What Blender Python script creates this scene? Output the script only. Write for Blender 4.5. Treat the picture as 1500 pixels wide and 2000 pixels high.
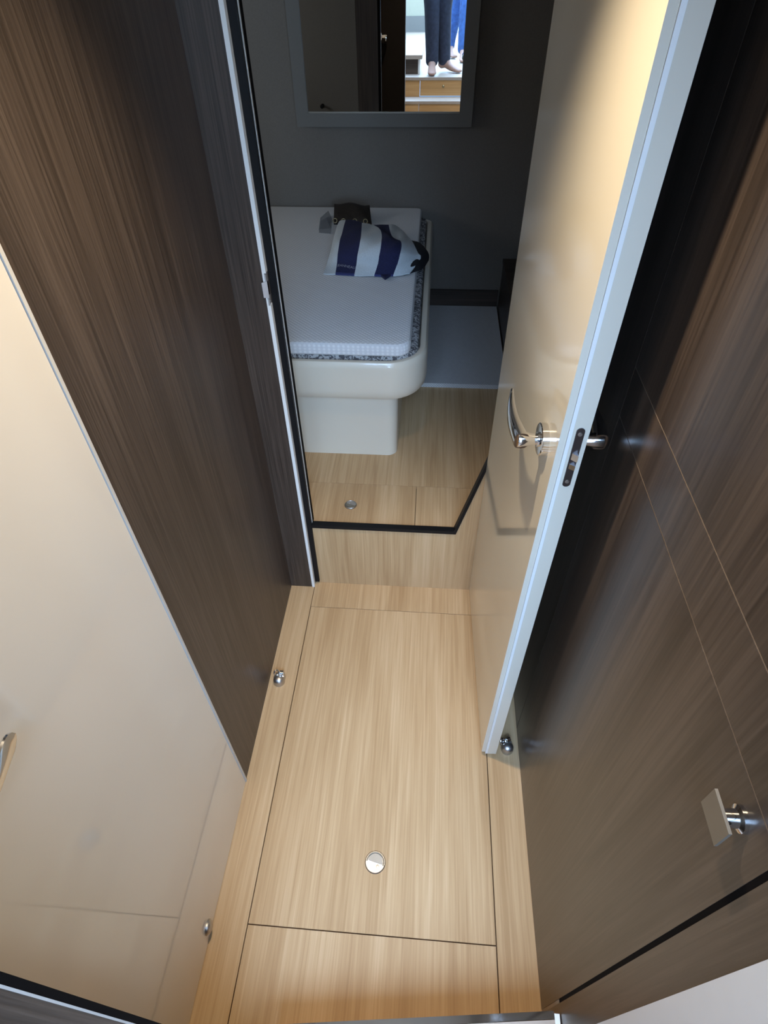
import bpy, bmesh, math, random
from mathutils import Vector, Matrix, Quaternion

random.seed(7)
for o in list(bpy.data.objects):
    bpy.data.objects.remove(o, do_unlink=True)
scene = bpy.context.scene
COL = scene.collection

# ------------------------------------------------------------------ camera
CAM_H = 1.65
PX, PY = 750.0, 1000.0
VPZ = (771.0 - PX, 2148.0 - PY)          # vanishing point of the verticals
VPY = (870.0 - PX, -140.0 - PY)          # vanishing point of the passage
F = math.sqrt(-(VPZ[0] * VPY[0] + VPZ[1] * VPY[1]))
cz = -Vector((VPZ[0], VPZ[1], F)).normalized()
cy = Vector((VPY[0], VPY[1], F)).normalized()
cx = cy.cross(cz)
RW = Matrix((cx, cy, cz))                 # world = RW @ (right, down, forward)
cam_d = bpy.data.cameras.new('camera')
cam = bpy.data.objects.new('camera', cam_d)
COL.objects.link(cam)
r_, u_, b_ = RW @ Vector((1, 0, 0)), RW @ Vector((0, -1, 0)), -(RW @ Vector((0, 0, 1)))
cam.matrix_world = Matrix(((r_.x, u_.x, b_.x, 0), (r_.y, u_.y, b_.y, 0), (r_.z, u_.z, b_.z, CAM_H), (0, 0, 0, 1)))
cam_d.sensor_fit = 'VERTICAL'
cam_d.sensor_height = 36.0
cam_d.lens = F / 2000.0 * 36.0
cam_d.clip_start = 0.01
scene.camera = cam


def at_z(px, py, z):
    d = RW @ Vector((px - PX, py - PY, F))
    t = (z - CAM_H) / d.z
    return Vector((0, 0, CAM_H)) + d * t


# ------------------------------------------------------------------ world, daylight, exposure
world = bpy.data.worlds.new('world')
scene.world = world
world.use_nodes = True
bg = world.node_tree.nodes['Background']
bg.inputs['Color'].default_value = (0.30, 0.56, 1.0, 1)
bg.inputs['Strength'].default_value = 1.2


def area(name, loc, rot, sx, sy, energy, color):
    l = bpy.data.lights.new(name, 'AREA')
    l.shape = 'RECTANGLE'
    l.size, l.size_y = sx, sy
    l.energy = energy
    l.color = color
    o = bpy.data.objects.new(name, l)
    COL.objects.link(o)
    o.location = loc
    o.rotation_euler = rot
    return o


# overhead daylight from an added, unseen skylight sized for its light
area('added_skylight_light', (0.0, -1.85, 2.74), (0, 0, 0), 1.5, 2.7, 360, (0.42, 0.645, 1.0))
# daylight entering by the aft glass door of the saloon
area('aft_door_daylight', (0.8, -4.15, 1.84), (math.radians(90), 0, 0), 1.9, 1.2, 270, (0.46, 0.70, 1.0))
# fill light added to lift the cabin, set in an invented hull window
area('cabin_fill_light', (-1.785, 2.05, 1.35), (0, math.radians(-90), 0), 0.30, 0.70, 3.6, (0.92, 0.96, 1.0))
LAMP_POS = (-0.09, 0.80, 1.945)
LAMP_W = 56
LAMP_AIM = (-0.08, 0.10, 0.0)

vs = scene.view_settings
vs.view_transform = 'Standard'
vs.look = 'None'
vs.gamma = 1.0
vs.use_curve_mapping = False
vs.exposure = 0.1

# ------------------------------------------------------------------ materials
MATS = {}


def new_mat(name):
    m = bpy.data.materials.new(name)
    m.use_nodes = True
    nt = m.node_tree
    b = nt.nodes['Principled BSDF']
    MATS[name] = m
    return m, nt, b


def plain(name, col, rough=0.5, metal=0.0, coat=0.0, spec=0.5, noise=0.03, nscale=30.0, bump=0.0):
    m, nt, b = new_mat(name)
    b.inputs['Roughness'].default_value = rough
    b.inputs['Metallic'].default_value = metal
    b.inputs['Coat Weight'].default_value = coat
    b.inputs['Coat Roughness'].default_value = 0.04
    b.inputs['Specular IOR Level'].default_value = spec
    tc = nt.nodes.new('ShaderNodeTexCoord')
    nz = nt.nodes.new('ShaderNodeTexNoise')
    nz.inputs['Scale'].default_value = nscale
    nz.inputs['Detail'].default_value = 4
    nt.links.new(tc.outputs['Object'], nz.inputs['Vector'])
    rp = nt.nodes.new('ShaderNodeValToRGB')
    rp.color_ramp.elements[0].position = 0.3
    rp.color_ramp.elements[1].position = 0.7
    rp.color_ramp.elements[0].color = tuple(max(0, c * (1 - noise)) for c in col) + (1,)
    rp.color_ramp.elements[1].color = tuple(min(1, c * (1 + noise)) for c in col) + (1,)
    nt.links.new(nz.outputs['Fac'], rp.inputs['Fac'])
    nt.links.new(rp.outputs['Color'], b.inputs['Base Color'])
    if bump:
        bp = nt.nodes.new('ShaderNodeBump')
        bp.inputs['Strength'].default_value = bump
        bp.inputs['Distance'].default_value = 0.002
        nt.links.new(nz.outputs['Fac'], bp.inputs['Height'])
        nt.links.new(bp.outputs['Normal'], b.inputs['Normal'])
    return m


def wood(name, dark, mid, light, axis, rough=0.4, coat=0.0, broad=9.0, fine=130.0, bump=0.1, stretch=0.05, spec=0.5, wt=(0.45, 0.25, 0.30), lo=0.40, hi=0.60):
    """veneer with the grain running along axis (0, 1 or 2)"""
    m, nt, b = new_mat(name)
    L = nt.links
    tc = nt.nodes.new('ShaderNodeTexCoord')
    oi = nt.nodes.new('ShaderNodeObjectInfo')
    add = nt.nodes.new('ShaderNodeVectorMath')
    add.operation = 'ADD'
    mul = nt.nodes.new('ShaderNodeVectorMath')
    mul.operation = 'SCALE'
    mul.inputs[0].default_value = (3.1, 2.3, 1.7)
    L.new(oi.outputs['Random'], mul.inputs['Scale'])
    L.new(tc.outputs['Object'], add.inputs[0])
    L.new(mul.outputs[0], add.inputs[1])

    def noise(scale, st, detail, rgh, dist=0.0):
        mp = nt.nodes.new('ShaderNodeMapping')
        s = [scale] * 3
        s[axis] = scale * st
        mp.inputs['Scale'].default_value = s
        nz = nt.nodes.new('ShaderNodeTexNoise')
        nz.inputs['Scale'].default_value = 1.0
        nz.inputs['Detail'].default_value = detail
        nz.inputs['Roughness'].default_value = rgh
        nz.inputs['Distortion'].default_value = dist
        L.new(add.outputs[0], mp.inputs['Vector'])
        L.new(mp.outputs[0], nz.inputs['Vector'])
        return nz
    n1 = noise(broad, stretch, 3, 0.5, 0.4)
    n2 = noise(fine, stretch * 0.25, 4, 0.65)
    n3 = noise(broad * 3.6, stretch * 0.7, 3, 0.55, 0.8)
    m1 = nt.nodes.new('ShaderNodeMath'); m1.operation = 'MULTIPLY_ADD'
    m1.inputs[1].default_value = wt[0]
    L.new(n1.outputs['Fac'], m1.inputs[0])
    m2 = nt.nodes.new('ShaderNodeMath'); m2.operation = 'MULTIPLY_ADD'
    m2.inputs[1].default_value = wt[1]
    L.new(n3.outputs['Fac'], m2.inputs[0])
    m3 = nt.nodes.new('ShaderNodeMath'); m3.operation = 'MULTIPLY'
    m3.inputs[1].default_value = wt[2]
    L.new(n2.outputs['Fac'], m3.inputs[0])
    L.new(m3.outputs[0], m2.inputs[2])
    L.new(m2.outputs[0], m1.inputs[2])
    rp = nt.nodes.new('ShaderNodeValToRGB')
    e = rp.color_ramp.elements
    e[0].position, e[0].color = lo, dark + (1,)
    e[1].position, e[1].color = hi, light + (1,)
    x = e.new(0.5); x.color = mid + (1,)
    L.new(m1.outputs[0], rp.inputs['Fac'])
    L.new(rp.outputs['Color'], b.inputs['Base Color'])
    b.inputs['Roughness'].default_value = rough
    b.inputs['Coat Weight'].default_value = coat
    b.inputs['Coat Roughness'].default_value = 0.15
    b.inputs['Specular IOR Level'].default_value = spec
    bp = nt.nodes.new('ShaderNodeBump')
    bp.inputs['Strength'].default_value = bump
    bp.inputs['Distance'].default_value = 0.001
    L.new(n2.outputs['Fac'], bp.inputs['Height'])
    L.new(bp.outputs['Normal'], b.inputs['Normal'])
    return m


OAK = ((0.440, 0.272, 0.132), (0.545, 0.358, 0.188), (0.640, 0.445, 0.255))
oak_y = wood('oak floor', *OAK, 1, rough=0.5, spec=0.35, broad=13, stretch=0.06, fine=210, wt=(0.38, 0.27, 0.35), lo=0.385, hi=0.615)
oak_z = wood('oak riser', *OAK, 2, rough=0.5, spec=0.35, broad=13, stretch=0.06, fine=210, wt=(0.38, 0.27, 0.35), lo=0.385, hi=0.615)
oak_x = wood('oak stair', (0.46, 0.25, 0.09), (0.58, 0.33, 0.13), (0.68, 0.41, 0.18), 0, rough=0.4)
WEN = ((0.035, 0.025, 0.019), (0.058, 0.042, 0.033), (0.088, 0.065, 0.051))
wenge_z = wood('wenge veneer', *WEN, 2, rough=0.42, broad=18, fine=300, bump=0.2, stretch=0.05, wt=(0.22, 0.22, 0.56))
wenge_r = wood('wenge lacquered', *WEN, 2, rough=0.30, broad=14, fine=220, bump=0.06, stretch=0.06, wt=(0.34, 0.30, 0.36))
wenge_x = wood('wenge horizontal', *WEN, 0, rough=0.42, broad=14, fine=260, bump=0.1)
seam_tan = plain('seam highlight tan', (0.30, 0.23, 0.17), 0.6)  # pale seams carry the highlight of the bevelled panel edges in their colour
cream = plain('cream gloss lacquer', (0.74, 0.685, 0.575), 0.12, coat=0.4, noise=0.01, nscale=3)
cream_l = plain('cream lacquer left door', (0.72, 0.67, 0.595), 0.07, coat=0.6, noise=0.012, nscale=3)
edge_white = plain('white edge band', (0.86, 0.86, 0.84), 0.35, noise=0.01)
edge_grey = plain('pale grey edging', (0.55, 0.54, 0.52), 0.35, noise=0.02)
white_panel = plain('white lacquer panel', (0.78, 0.78, 0.78), 0.3, noise=0.01)
gel = plain('ivory gelcoat', (0.80, 0.72, 0.585), 0.28, coat=0.3, noise=0.012, nscale=4)
black_rubber = plain('black rubber', (0.008, 0.008, 0.009), 0.5, noise=0.1, spec=0.2)
black_gap = plain('black joint', (0.006, 0.005, 0.005), 0.8, noise=0.1, spec=0.05)
brown_gap = plain('dark brown joint', (0.045, 0.028, 0.018), 0.8, noise=0.1)
chrome = plain('polished chrome', (0.80, 0.79, 0.78), 0.08, metal=1.0, noise=0.01)
chrome_ring = plain('polished ring metal', (0.36, 0.33, 0.28), 0.55, metal=1.0, noise=0.02)
steel = plain('satin steel', (0.55, 0.53, 0.51), 0.40, metal=1.0, noise=0.03)
dark_steel = plain('dark lock steel', (0.16, 0.145, 0.15), 0.38, metal=1.0, noise=0.05)
vinyl = plain('grey vinyl wall', (0.170, 0.152, 0.130), 0.8, noise=0.06, nscale=220, bump=0.2)
vinyl_frame = plain('grey frame', (0.170, 0.165, 0.150), 0.7, noise=0.03, nscale=160)
ceiling_white = plain('white ceiling lining', (0.74, 0.72, 0.68), 0.8, noise=0.02)
saloon_wall = plain('pale saloon lining', (0.36, 0.355, 0.27), 0.7, noise=0.02)
saloon_floor = plain('pale saloon sole', (0.40, 0.32, 0.255), 0.5, noise=0.04)
denim_dark = plain('dark denim', (0.030, 0.036, 0.062), 0.85, noise=0.25, nscale=35, bump=0.3)
denim_blue = plain('blue denim', (0.045, 0.115, 0.33), 0.85, noise=0.25, nscale=35, bump=0.3)
skin = plain('skin', (0.42, 0.25, 0.19), 0.55, noise=0.06)
shirt_a = plain('grey shirt cotton', (0.25, 0.26, 0.28), 0.9, noise=0.06)
shirt_b = plain('white shirt cotton', (0.70, 0.71, 0.72), 0.9, noise=0.04)
hair_m = plain('dark brown hair', (0.03, 0.02, 0.014), 0.6, noise=0.3, nscale=90)
eye_w = plain('eye white', (0.8, 0.8, 0.78), 0.3)
eye_d = plain('eye iris', (0.04, 0.03, 0.02), 0.2)
towel_white = plain('white terry', (0.62, 0.67, 0.70), 0.95, noise=0.07, nscale=260, bump=0.8)
towel_navy = plain('navy terry', (0.016, 0.018, 0.068), 0.95, noise=0.25, nscale=260, bump=0.8)
towel_hem = plain('navy woven hem', (0.035, 0.045, 0.16), 0.8, noise=0.1, nscale=300)
thread = plain('pale grey thread', (0.32, 0.32, 0.38), 0.9, noise=0.2, nscale=400)
pouch_brown = plain('dark brown leather', (0.022, 0.015, 0.011), 0.5, noise=0.3, nscale=60)
bag_black = plain('black nylon', (0.010, 0.010, 0.013), 0.7, noise=0.3, nscale=60)
zip_gold = plain('dull brass zip', (0.32, 0.25, 0.14), 0.4, metal=1.0, noise=0.1)


def mirror_mat():
    m, nt, b = new_mat('mirror silvering')
    b.inputs['Metallic'].default_value = 1
    b.inputs['Roughness'].default_value = 0.0
    b.inputs['Base Color'].default_value = (0.86, 0.88, 0.87, 1)
    return m


def glass_mat(name, tint, clear):
    m = bpy.data.materials.new(name)
    m.use_nodes = True
    nt = m.node_tree
    nt.nodes.clear()
    out = nt.nodes.new('ShaderNodeOutputMaterial')
    mx = nt.nodes.new('ShaderNodeMixShader')
    tr = nt.nodes.new('ShaderNodeBsdfTransparent')
    gl = nt.nodes.new('ShaderNodeBsdfGlossy')
    tr.inputs['Color'].default_value = tint
    gl.inputs['Roughness'].default_value = 0.05
    mx.inputs['Fac'].default_value = 1 - clear
    nt.links.new(tr.outputs[0], mx.inputs[1])
    nt.links.new(gl.outputs[0], mx.inputs[2])
    nt.links.new(mx.outputs[0], out.inputs['Surface'])
    return m


def knit_mat():
    m, nt, b = new_mat('white quilted knit')
    L = nt.links
    tc = nt.nodes.new('ShaderNodeTexCoord')
    mp = nt.nodes.new('ShaderNodeMapping')
    mp.inputs['Rotation'].default_value = (0, 0, math.radians(45))
    mp.inputs['Scale'].default_value = (95, 95, 95)
    vo = nt.nodes.new('ShaderNodeTexVoronoi')
    vo.inputs['Randomness'].default_value = 0.0
    vo.inputs['Scale'].default_value = 1.0
    L.new(tc.outputs['Object'], mp.inputs['Vector'])
    L.new(mp.outputs[0], vo.inputs['Vector'])
    rp = nt.nodes.new('ShaderNodeValToRGB')
    rp.color_ramp.elements[0].position = 0.28
    rp.color_ramp.elements[0].color = (0.88, 0.88, 0.88, 1)
    rp.color_ramp.elements[1].position = 0.52
    rp.color_ramp.elements[1].color = (0.76, 0.76, 0.77, 1)
    L.new(vo.outputs['Distance'], rp.inputs['Fac'])
    L.new(rp.outputs['Color'], b.inputs['Base Color'])
    b.inputs['Roughness'].default_value = 0.9
    bp = nt.nodes.new('ShaderNodeBump')
    bp.inputs['Strength'].default_value = 0.5
    bp.inputs['Distance'].default_value = 0.003
    bp.invert = True
    L.new(vo.outputs['Distance'], bp.inputs['Height'])
    L.new(bp.outputs['Normal'], b.inputs['Normal'])
    return m


def speckle_mat():
    m, nt, b = new_mat('black and white mottled ticking')
    L = nt.links
    tc = nt.nodes.new('ShaderNodeTexCoord')
    nz = nt.nodes.new('ShaderNodeTexNoise')
    nz.inputs['Scale'].default_value = 85
    nz.inputs['Detail'].default_value = 3
    nz.inputs['Distortion'].default_value = 1.2
    L.new(tc.outputs['Object'], nz.inputs['Vector'])
    rp = nt.nodes.new('ShaderNodeValToRGB')
    rp.color_ramp.elements[0].position = 0.47
    rp.color_ramp.elements[0].color = (0.10, 0.095, 0.10, 1)
    rp.color_ramp.elements[1].position = 0.55
    rp.color_ramp.elements[1].color = (0.50, 0.49, 0.48, 1)
    L.new(nz.outputs['Fac'], rp.inputs['Fac'])
    L.new(rp.outputs['Color'], b.inputs['Base Color'])
    b.inputs['Roughness'].default_value = 0.9
    return m


def weave_mat():
    m, nt, b = new_mat('grey woven mat')
    L = nt.links
    tc = nt.nodes.new('ShaderNodeTexCoord')
    ck = nt.nodes.new('ShaderNodeTexChecker')
    ck.inputs['Scale'].default_value = 190
    ck.inputs['Color1'].default_value = (0.72, 0.71, 0.70, 1)
    ck.inputs['Color2'].default_value = (0.46, 0.45, 0.44, 1)
    nz = nt.nodes.new('ShaderNodeTexNoise')
    nz.inputs['Scale'].default_value = 60
    mx = nt.nodes.new('ShaderNodeMix')
    mx.data_type = 'RGBA'
    mx.inputs[0].default_value = 0.35
    L.new(tc.outputs['Object'], ck.inputs['Vector'])
    L.new(tc.outputs['Object'], nz.inputs['Vector'])
    L.new(ck.outputs['Color'], mx.inputs[6])
    rp = nt.nodes.new('ShaderNodeValToRGB')
    rp.color_ramp.elements[0].color = (0.46, 0.45, 0.45, 1)
    rp.color_ramp.elements[1].color = (0.74, 0.73, 0.73, 1)
    L.new(nz.outputs['Fac'], rp.inputs['Fac'])
    L.new(rp.outputs['Color'], mx.inputs[7])
    L.new(mx.outputs[2], b.inputs['Base Color'])
    b.inputs['Roughness'].default_value = 0.9
    bp = nt.nodes.new('ShaderNodeBump')
    bp.inputs['Strength'].default_value = 0.4
    bp.inputs['Distance'].default_value = 0.002
    L.new(ck.outputs['Fac'], bp.inputs['Height'])
    L.new(bp.outputs['Normal'], b.inputs['Normal'])
    return m


mirror_m = mirror_mat()
knit = knit_mat()
speckle = speckle_mat()
weave = weave_mat()
pane_m = glass_mat('window pane', (0.93, 0.96, 1, 1), 0.92)
plastic_m = glass_mat('clear plastic', (0.82, 0.84, 0.87, 1), 0.72)
lens_m, nt_, b_l = new_mat('lamp lens')
b_l.inputs['Emission Color'].default_value = (1.0, 0.80, 0.52, 1)
b_l.inputs['Emission Strength'].default_value = 12

# ------------------------------------------------------------------ helpers


def tag(o, label=None, cat=None, group=None, kind=None):
    if label: o['label'] = label
    if cat: o['category'] = cat
    if group: o['group'] = group
    if kind: o['kind'] = kind
    return o


ORIGINS = {}


def empty(name, loc, parent=None):
    o = bpy.data.objects.new(name, None)
    o.empty_display_size = 0.05
    COL.objects.link(o)
    o.location = loc
    ORIGINS[o] = Vector(loc)
    return o


def put(name, me, mat, parent=None):
    """link mesh (in world coordinates) as one object, a child of parent if given"""
    o = bpy.data.objects.new(name, me)
    if mat is not None and not me.materials:
        me.materials.append(mat)
    COL.objects.link(o)
    if parent is not None:
        o.parent = parent
        top = parent
        while top.parent is not None:
            top = top.parent
        o.matrix_parent_inverse = Matrix.Translation(-ORIGINS.get(top, Vector((0, 0, 0))))
        if parent.parent is not None:
            o.matrix_parent_inverse = Matrix.Identity(4)
    return o


def finish(bm, name, mat, parent=None, smooth=False, bevel=0.0, seg=2, angle=40):
    if bevel > 0:
        es = [e for e in bm.edges if len(e.link_faces) == 2 and e.calc_face_angle(0) > math.radians(angle)]
        bmesh.ops.bevel(bm, geom=es, offset=bevel, segments=seg, affect='EDGES', profile=0.5)
    bmesh.ops.recalc_face_normals(bm, faces=bm.faces[:])
    me = bpy.data.meshes.new(name)
    bm.to_mesh(me)
    bm.free()
    if smooth:
        for p in me.polygons:
            p.use_smooth = True
        try:
            me.set_sharp_from_angle(angle=math.radians(38))
        except Exception:
            pass
    return put(name, me, mat, parent)


def add_box(bm, x, y, z):
    vs_ = [bm.verts.new((a, b, c)) for c in z for b in y for a in x]
    for f in ((0, 1, 3, 2), (4, 6, 7, 5), (0, 4, 5, 1), (2, 3, 7, 6), (0, 2, 6, 4), (1, 5, 7, 3)):
        bm.faces.new([vs_[i] for i in f])
    return vs_


def box(name, x, y, z, mat, parent=None, bevel=0.0, seg=2, smooth=False):
    bm = bmesh.new()
    add_box(bm, x, y, z)
    return finish(bm, name, mat, parent, smooth, bevel, seg)


def add_prism(bm, pts, vec):
    """pts: list of 3D points of a planar outline; extruded by vec"""
    vec = Vector(vec)
    a = [bm.verts.new(p) for p in pts]
    b = [bm.verts.new(Vector(p) + vec) for p in pts]
    n = len(pts)
    bm.faces.new(a)
    bm.faces.new(b[::-1])
    for i in range(n):
        bm.faces.new((a[i], b[i], b[(i + 1) % n], a[(i + 1) % n]))


def prism(name, pts, vec, mat, parent=None, bevel=0.0, seg=2, smooth=False, angle=40):
    bm = bmesh.new()
    add_prism(bm, pts, vec)
    return finish(bm, name, mat, parent, smooth, bevel, seg, angle)


def add_lathe(bm, prof, origin, axis, n=24):
    """prof: list of (radius, height) along axis from origin"""
    axis = Vector(axis).normalized()
    q = Vector((0, 0, 1)).rotation_difference(axis)
    origin = Vector(origin)
    rings = []
    for r, h in prof:
        if r < 1e-6:
            rings.append([bm.verts.new(origin + q @ Vector((0, 0, h)))])
        else:
            rings.append([bm.verts.new(origin + q @ Vector((r * math.cos(2 * math.pi * i / n), r * math.sin(2 * math.pi * i / n), h))) for i in range(n)])
    for a, b in zip(rings, rings[1:]):
        for i in range(n):
            j = (i + 1) % n
            if len(a) == 1 and len(b) == 1:
                continue
            if len(a) == 1:
                bm.faces.new((a[0], b[i], b[j]))
            elif len(b) == 1:
                bm.faces.new((a[i], b[0], a[j]))
            else:
                bm.faces.new((a[i], b[i], b[j], a[j]))
    if len(rings[0]) > 1:
        bm.faces.new(rings[0][::-1])
    if len(rings[-1]) > 1:
        bm.faces.new(rings[-1])


def lathe(name, prof, origin, axis, mat, parent=None, n=24):
    bm = bmesh.new()
    add_lathe(bm, prof, origin, axis, n)
    return finish(bm, name, mat, parent, True)


def add_torus(bm, R, r, origin, axis, n=24, m=8):
    axis = Vector(axis).normalized()
    q = Vector((0, 0, 1)).rotation_difference(axis)
    origin = Vector(origin)
    g = []
    for i in range(n):
        a = 2 * math.pi * i / n
        ring = []
        for k in range(m):
            b = 2 * math.pi * k / m
            ring.append(bm.verts.new(origin + q @ Vector(((R + r * math.cos(b)) * math.cos(a), (R + r * math.cos(b)) * math.sin(a), r * math.sin(b)))))
        g.append(ring)
    for i in range(n):
        for k in range(m):
            bm.faces.new((g[i][k], g[(i + 1) % n][k], g[(i + 1) % n][(k + 1) % m], g[i][(k + 1) % m]))


def struct(o):
    o['kind'] = 'structure'
    return o


# ------------------------------------------------------------------ main dimensions
XL, XR = -0.4446, 0.306        # passage walls
YB = 1.262                     # front of the door frame
YR = 1.283                     # riser plane
ZF = 0.293                     # cabin sole
CEIL = 1.96
YE = -0.12                     # passage begins
ZS = 0.70                      # saloon sole
YW = 2.83                      # mirror wall of the cabin
GAP = 0.0013
BYF0 = 0.0405

# ------------------------------------------------------------------ passage floor
fl = struct(box('floor', (XL - 0.03, XR + 0.03), (YE - 0.05, YR + 0.01), (-0.04, -0.012), brown_gap))
SL, SR, SN, SF = -0.362, 0.2165, 0.265, 1.176


def floor_panel(x, y, z=0.0, mat=oak_y, parent=fl, g=GAP):
    return box('floor_panel', (x[0] + g, x[1] - g), (y[0] + g, y[1] - g), (z - 0.012, z), mat, parent, bevel=0.0006, seg=1)


floor_panel((SL, SR), (SN, SF))
floor_panel((XL - 0.01, SL), (YE, YB + 0.001))
floor_panel((SR, XR + 0.01), (YE, YR))
floor_panel((SL, SR), (YE, SN))
floor_panel((SL, SR), (SF, YR + 0.003), g=0.0007)

# ------------------------------------------------------------------ riser with its chamfered corner
ris = struct(empty('trim_1', (-0.06, YR, 0)))
prism('riser_board', [(-0.372, YR, 0.0005), (XR, YR, 0.0005), (XR, YR, 0.80), (0.215, YR, 0.80), (0.215, YR, 0.690), (0.115, YR, ZF - 0.004), (-0.372, YR, ZF - 0.004)],
      (0, 0.016, 0), oak_z, ris)
# black seal along the top of the riser and up the chamfer
gt = 0.011
prism('door_seal', [(-0.356, YR - 0.006, ZF - 0.006), (0.1155, YR - 0.006, ZF - 0.006), (0.215, YR - 0.006, 0.690 - 0.003), (0.215, YR - 0.006, 0.690 + gt * 2.6), (0.1085, YR - 0.006, ZF + gt - 0.004), (-0.356, YR - 0.006, ZF + gt - 0.004)],
      (0, 0.020, 0), black_rubber, ris, bevel=0.001)

# ------------------------------------------------------------------ left wall of the passage
wl = struct(box('wall_left', (XL - 0.058, XL - 0.018), (BYF0, YB + 0.02), (0, CEIL), black_gap))
box('wall_panel', (XL - 0.018, XL), (0.590, YB + 0.004), (0.001, CEIL), wenge_z, wl)
box('edge_strip', (XL - 0.018, XL + 0.0025), (0.5835, 0.5895), (0.001, CEIL), edge_grey, wl, bevel=0.0008, seg=1)

# ------------------------------------------------------------------ lever handle


def lever(parent, base, out, along, up=Vector((0, 0, 1)), L=0.142, N=0.046, tipz=-0.004):
    base, out, along = Vector(base), Vector(out).normalized(), Vector(along).normalized()
    bm = bmesh.new()
    # tapered neck
    add_lathe(bm, [(0.0095, 0.004), (0.0090, 0.014), (0.0100, 0.022), (0.0120, 0.034), (0.0138, N - 0.002), (0.0130, N), (0, N)], base, out, 20)
    # curved blade
    rings = []
    TT = [0, 0.08, 0.16, 0.24, 0.32, 0.40, 0.48, 0.56, 0.64, 0.72, 0.80, 0.86, 0.90, 0.93, 0.955, 0.975, 0.99, 1.0]
    K = len(TT)
    for i in range(K):
        t = TT[i]
        c = base + along * (-0.006 + (L + 0.006) * t) + out * (N - 0.006 + 0.007 * math.sin(math.pi * min(1, t * 1.05)) - 0.001 * t * t) + up * (tipz * t * t)
        hh = (0.0150 - 0.0035 * t) * (1 if t < 0.90 else math.sqrt(max(0.0, 1 - ((t - 0.90) / 0.1) ** 2)) + 0.03)
        th = 0.0100 * (1 - t) ** 0.8 + 0.0018
        ring = []
        for k in range(12):
            a = 2 * math.pi * k / 12
            ca, sa = math.cos(a), math.sin(a)
            ring.append(bm.verts.new(c + out * (th * math.copysign(abs(ca) ** 0.7, ca)) + up * (hh * math.copysign(abs(sa) ** 0.6, sa))))
        rings.append(ring)
    for a, b in zip(rings, rings[1:]):
        for k in range(12):
            bm.faces.new((a[k], b[k], b[(k + 1) % 12], a[(k + 1) % 12]))
    bm.faces.new(rings[0][::-1])
    bm.faces.new(rings[-1])
    h = finish(bm, 'lever_handle', chrome, parent, True)
    lathe('rosette', [(0.0270, 0.0), (0.0270, 0.0105), (0.0255, 0.0120), (0.0125, 0.0122), (0.0120, 0.0150), (0, 0.0150)], base, out, chrome, h, 36)
    return h


# ------------------------------------------------------------------ cream door in the left wall
d2 = struct(empty('door_2', (XL, 0.33, 0)))
tag(d2, 'closed cream lacquered door in the left wall of the passage')
box('door_leaf', (XL - 0.018, XL + 0.0005), (0.0450, 0.5825), (0.003, CEIL), cream_l, d2, bevel=0.001, seg=2)
lever(d2, (XL, 0.092, 1.092), (1, 0, 0), (0, 1, 0), L=0.137, N=0.058)
lathe('keeper_disc', [(0.0165, 0.0), (0.0165, 0.003), (0.0135, 0.0075), (0.007, 0.0105), (0, 0.011)], (XL + 0.0005, 0.246, 0.040), (1, 0, 0), steel, d2, 24)

# ------------------------------------------------------------------ right wall of the passage
wr = struct(box('wall_right', (XR + 0.0007, XR + 0.05), (YE, YR + 0.02), (0, CEIL), seam_tan))
PT = (XR, XR + 0.0007)


def rpanel(y, z, mat=wenge_r, x=PT):
    return box('wall_panel', x, y, z, mat, wr, bevel=0.0004, seg=1)


g2 = 0.0011
rpanel((0.7845 + g2, YR), (0.001, CEIL))
rpanel((0.1600, 0.7845 - g2), (1.1900 + g2, CEIL))
rpanel((0.1600, 0.7845 - g2), (1.1035 + g2, 1.1900 - g2))
rpanel((0.1600, 0.7845 - g2), (0.001, 1.1035 - g2))
box('joint', (XR + 0.0003, XR + 0.0007), (0.1535, 0.1600), (0.19, CEIL), black_gap, wr)
rpanel((0.1060, 0.1535), (0.001, CEIL))
box('wall_panel', (XR - 0.001, XR + 0.0007), (YE, 0.1055), (0.001, CEIL), white_panel, wr)

# push knob with a square plate on the lower panel
kn = empty('cabinet_knob', (XR, 0.205, 1.06))
tag(kn, 'square polished metal knob plate on a round stem, on the dark right wall panel', 'knob')
KX = XR - 0.022
bm = bmesh.new()
add_box(bm, (KX - 0.003, KX), (0.1850, 0.2235), (1.0520, 1.0860))
finish(bm, 'plate', chrome_ring, kn, True, 0.0018, 2)
lathe('stem', [(0.0125, 0.0), (0.0125, 0.004), (0.0085, 0.006), (0.0075, 0.0215), (0, 0.0215)], (XR, 0.2045, 1.069), (-1, 0, 0), chrome, kn, 24)

# ------------------------------------------------------------------ door frame and partition to the cabin
wp = struct(empty('wall_partition', (0, YR, 0)))
box('frame_board', (XL, -0.3705), (YB, YB + 0.012), (0.0015, CEIL), wenge_z, wp, bevel=0.0006, seg=1)
box('edge_strip', (-0.3700, -0.3612), (YB - 0.003, YR - 0.004), (0.0015, 1.043), edge_white, wp, bevel=0.0015)
box('edge_strip', (-0.3700, -0.3612), (YB - 0.003, YR - 0.004), (1.117, CEIL), edge_white, wp, bevel=0.0015)
box('edge_strip', (-0.3700, -0.3660), (YB - 0.003, YR - 0.004), (1.043, 1.117), edge_white, wp)
box('door_seal', (-0.3600, -0.3455), (YR - 0.008, YR + 0.010), (0.012, CEIL), black_rubber, wp, bevel=0.002)
box('seal_highlight', (-0.3462, -0.3442), (YR + 0.004, YR + 0.0100), (ZF + 0.008, CEIL), edge_grey, wp)  # pale strip standing in for the highlight along the black seal
box('jamb_lining', (-0.3610, -0.3440), (YR + 0.0102, YR + 0.030), (ZF, CEIL), black_gap, wp)
box('jamb', (XL - 0.04, -0.3610), (YB + 0.0125, YR + 0.030), (0.0, CEIL), wenge_z, wp)
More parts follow.
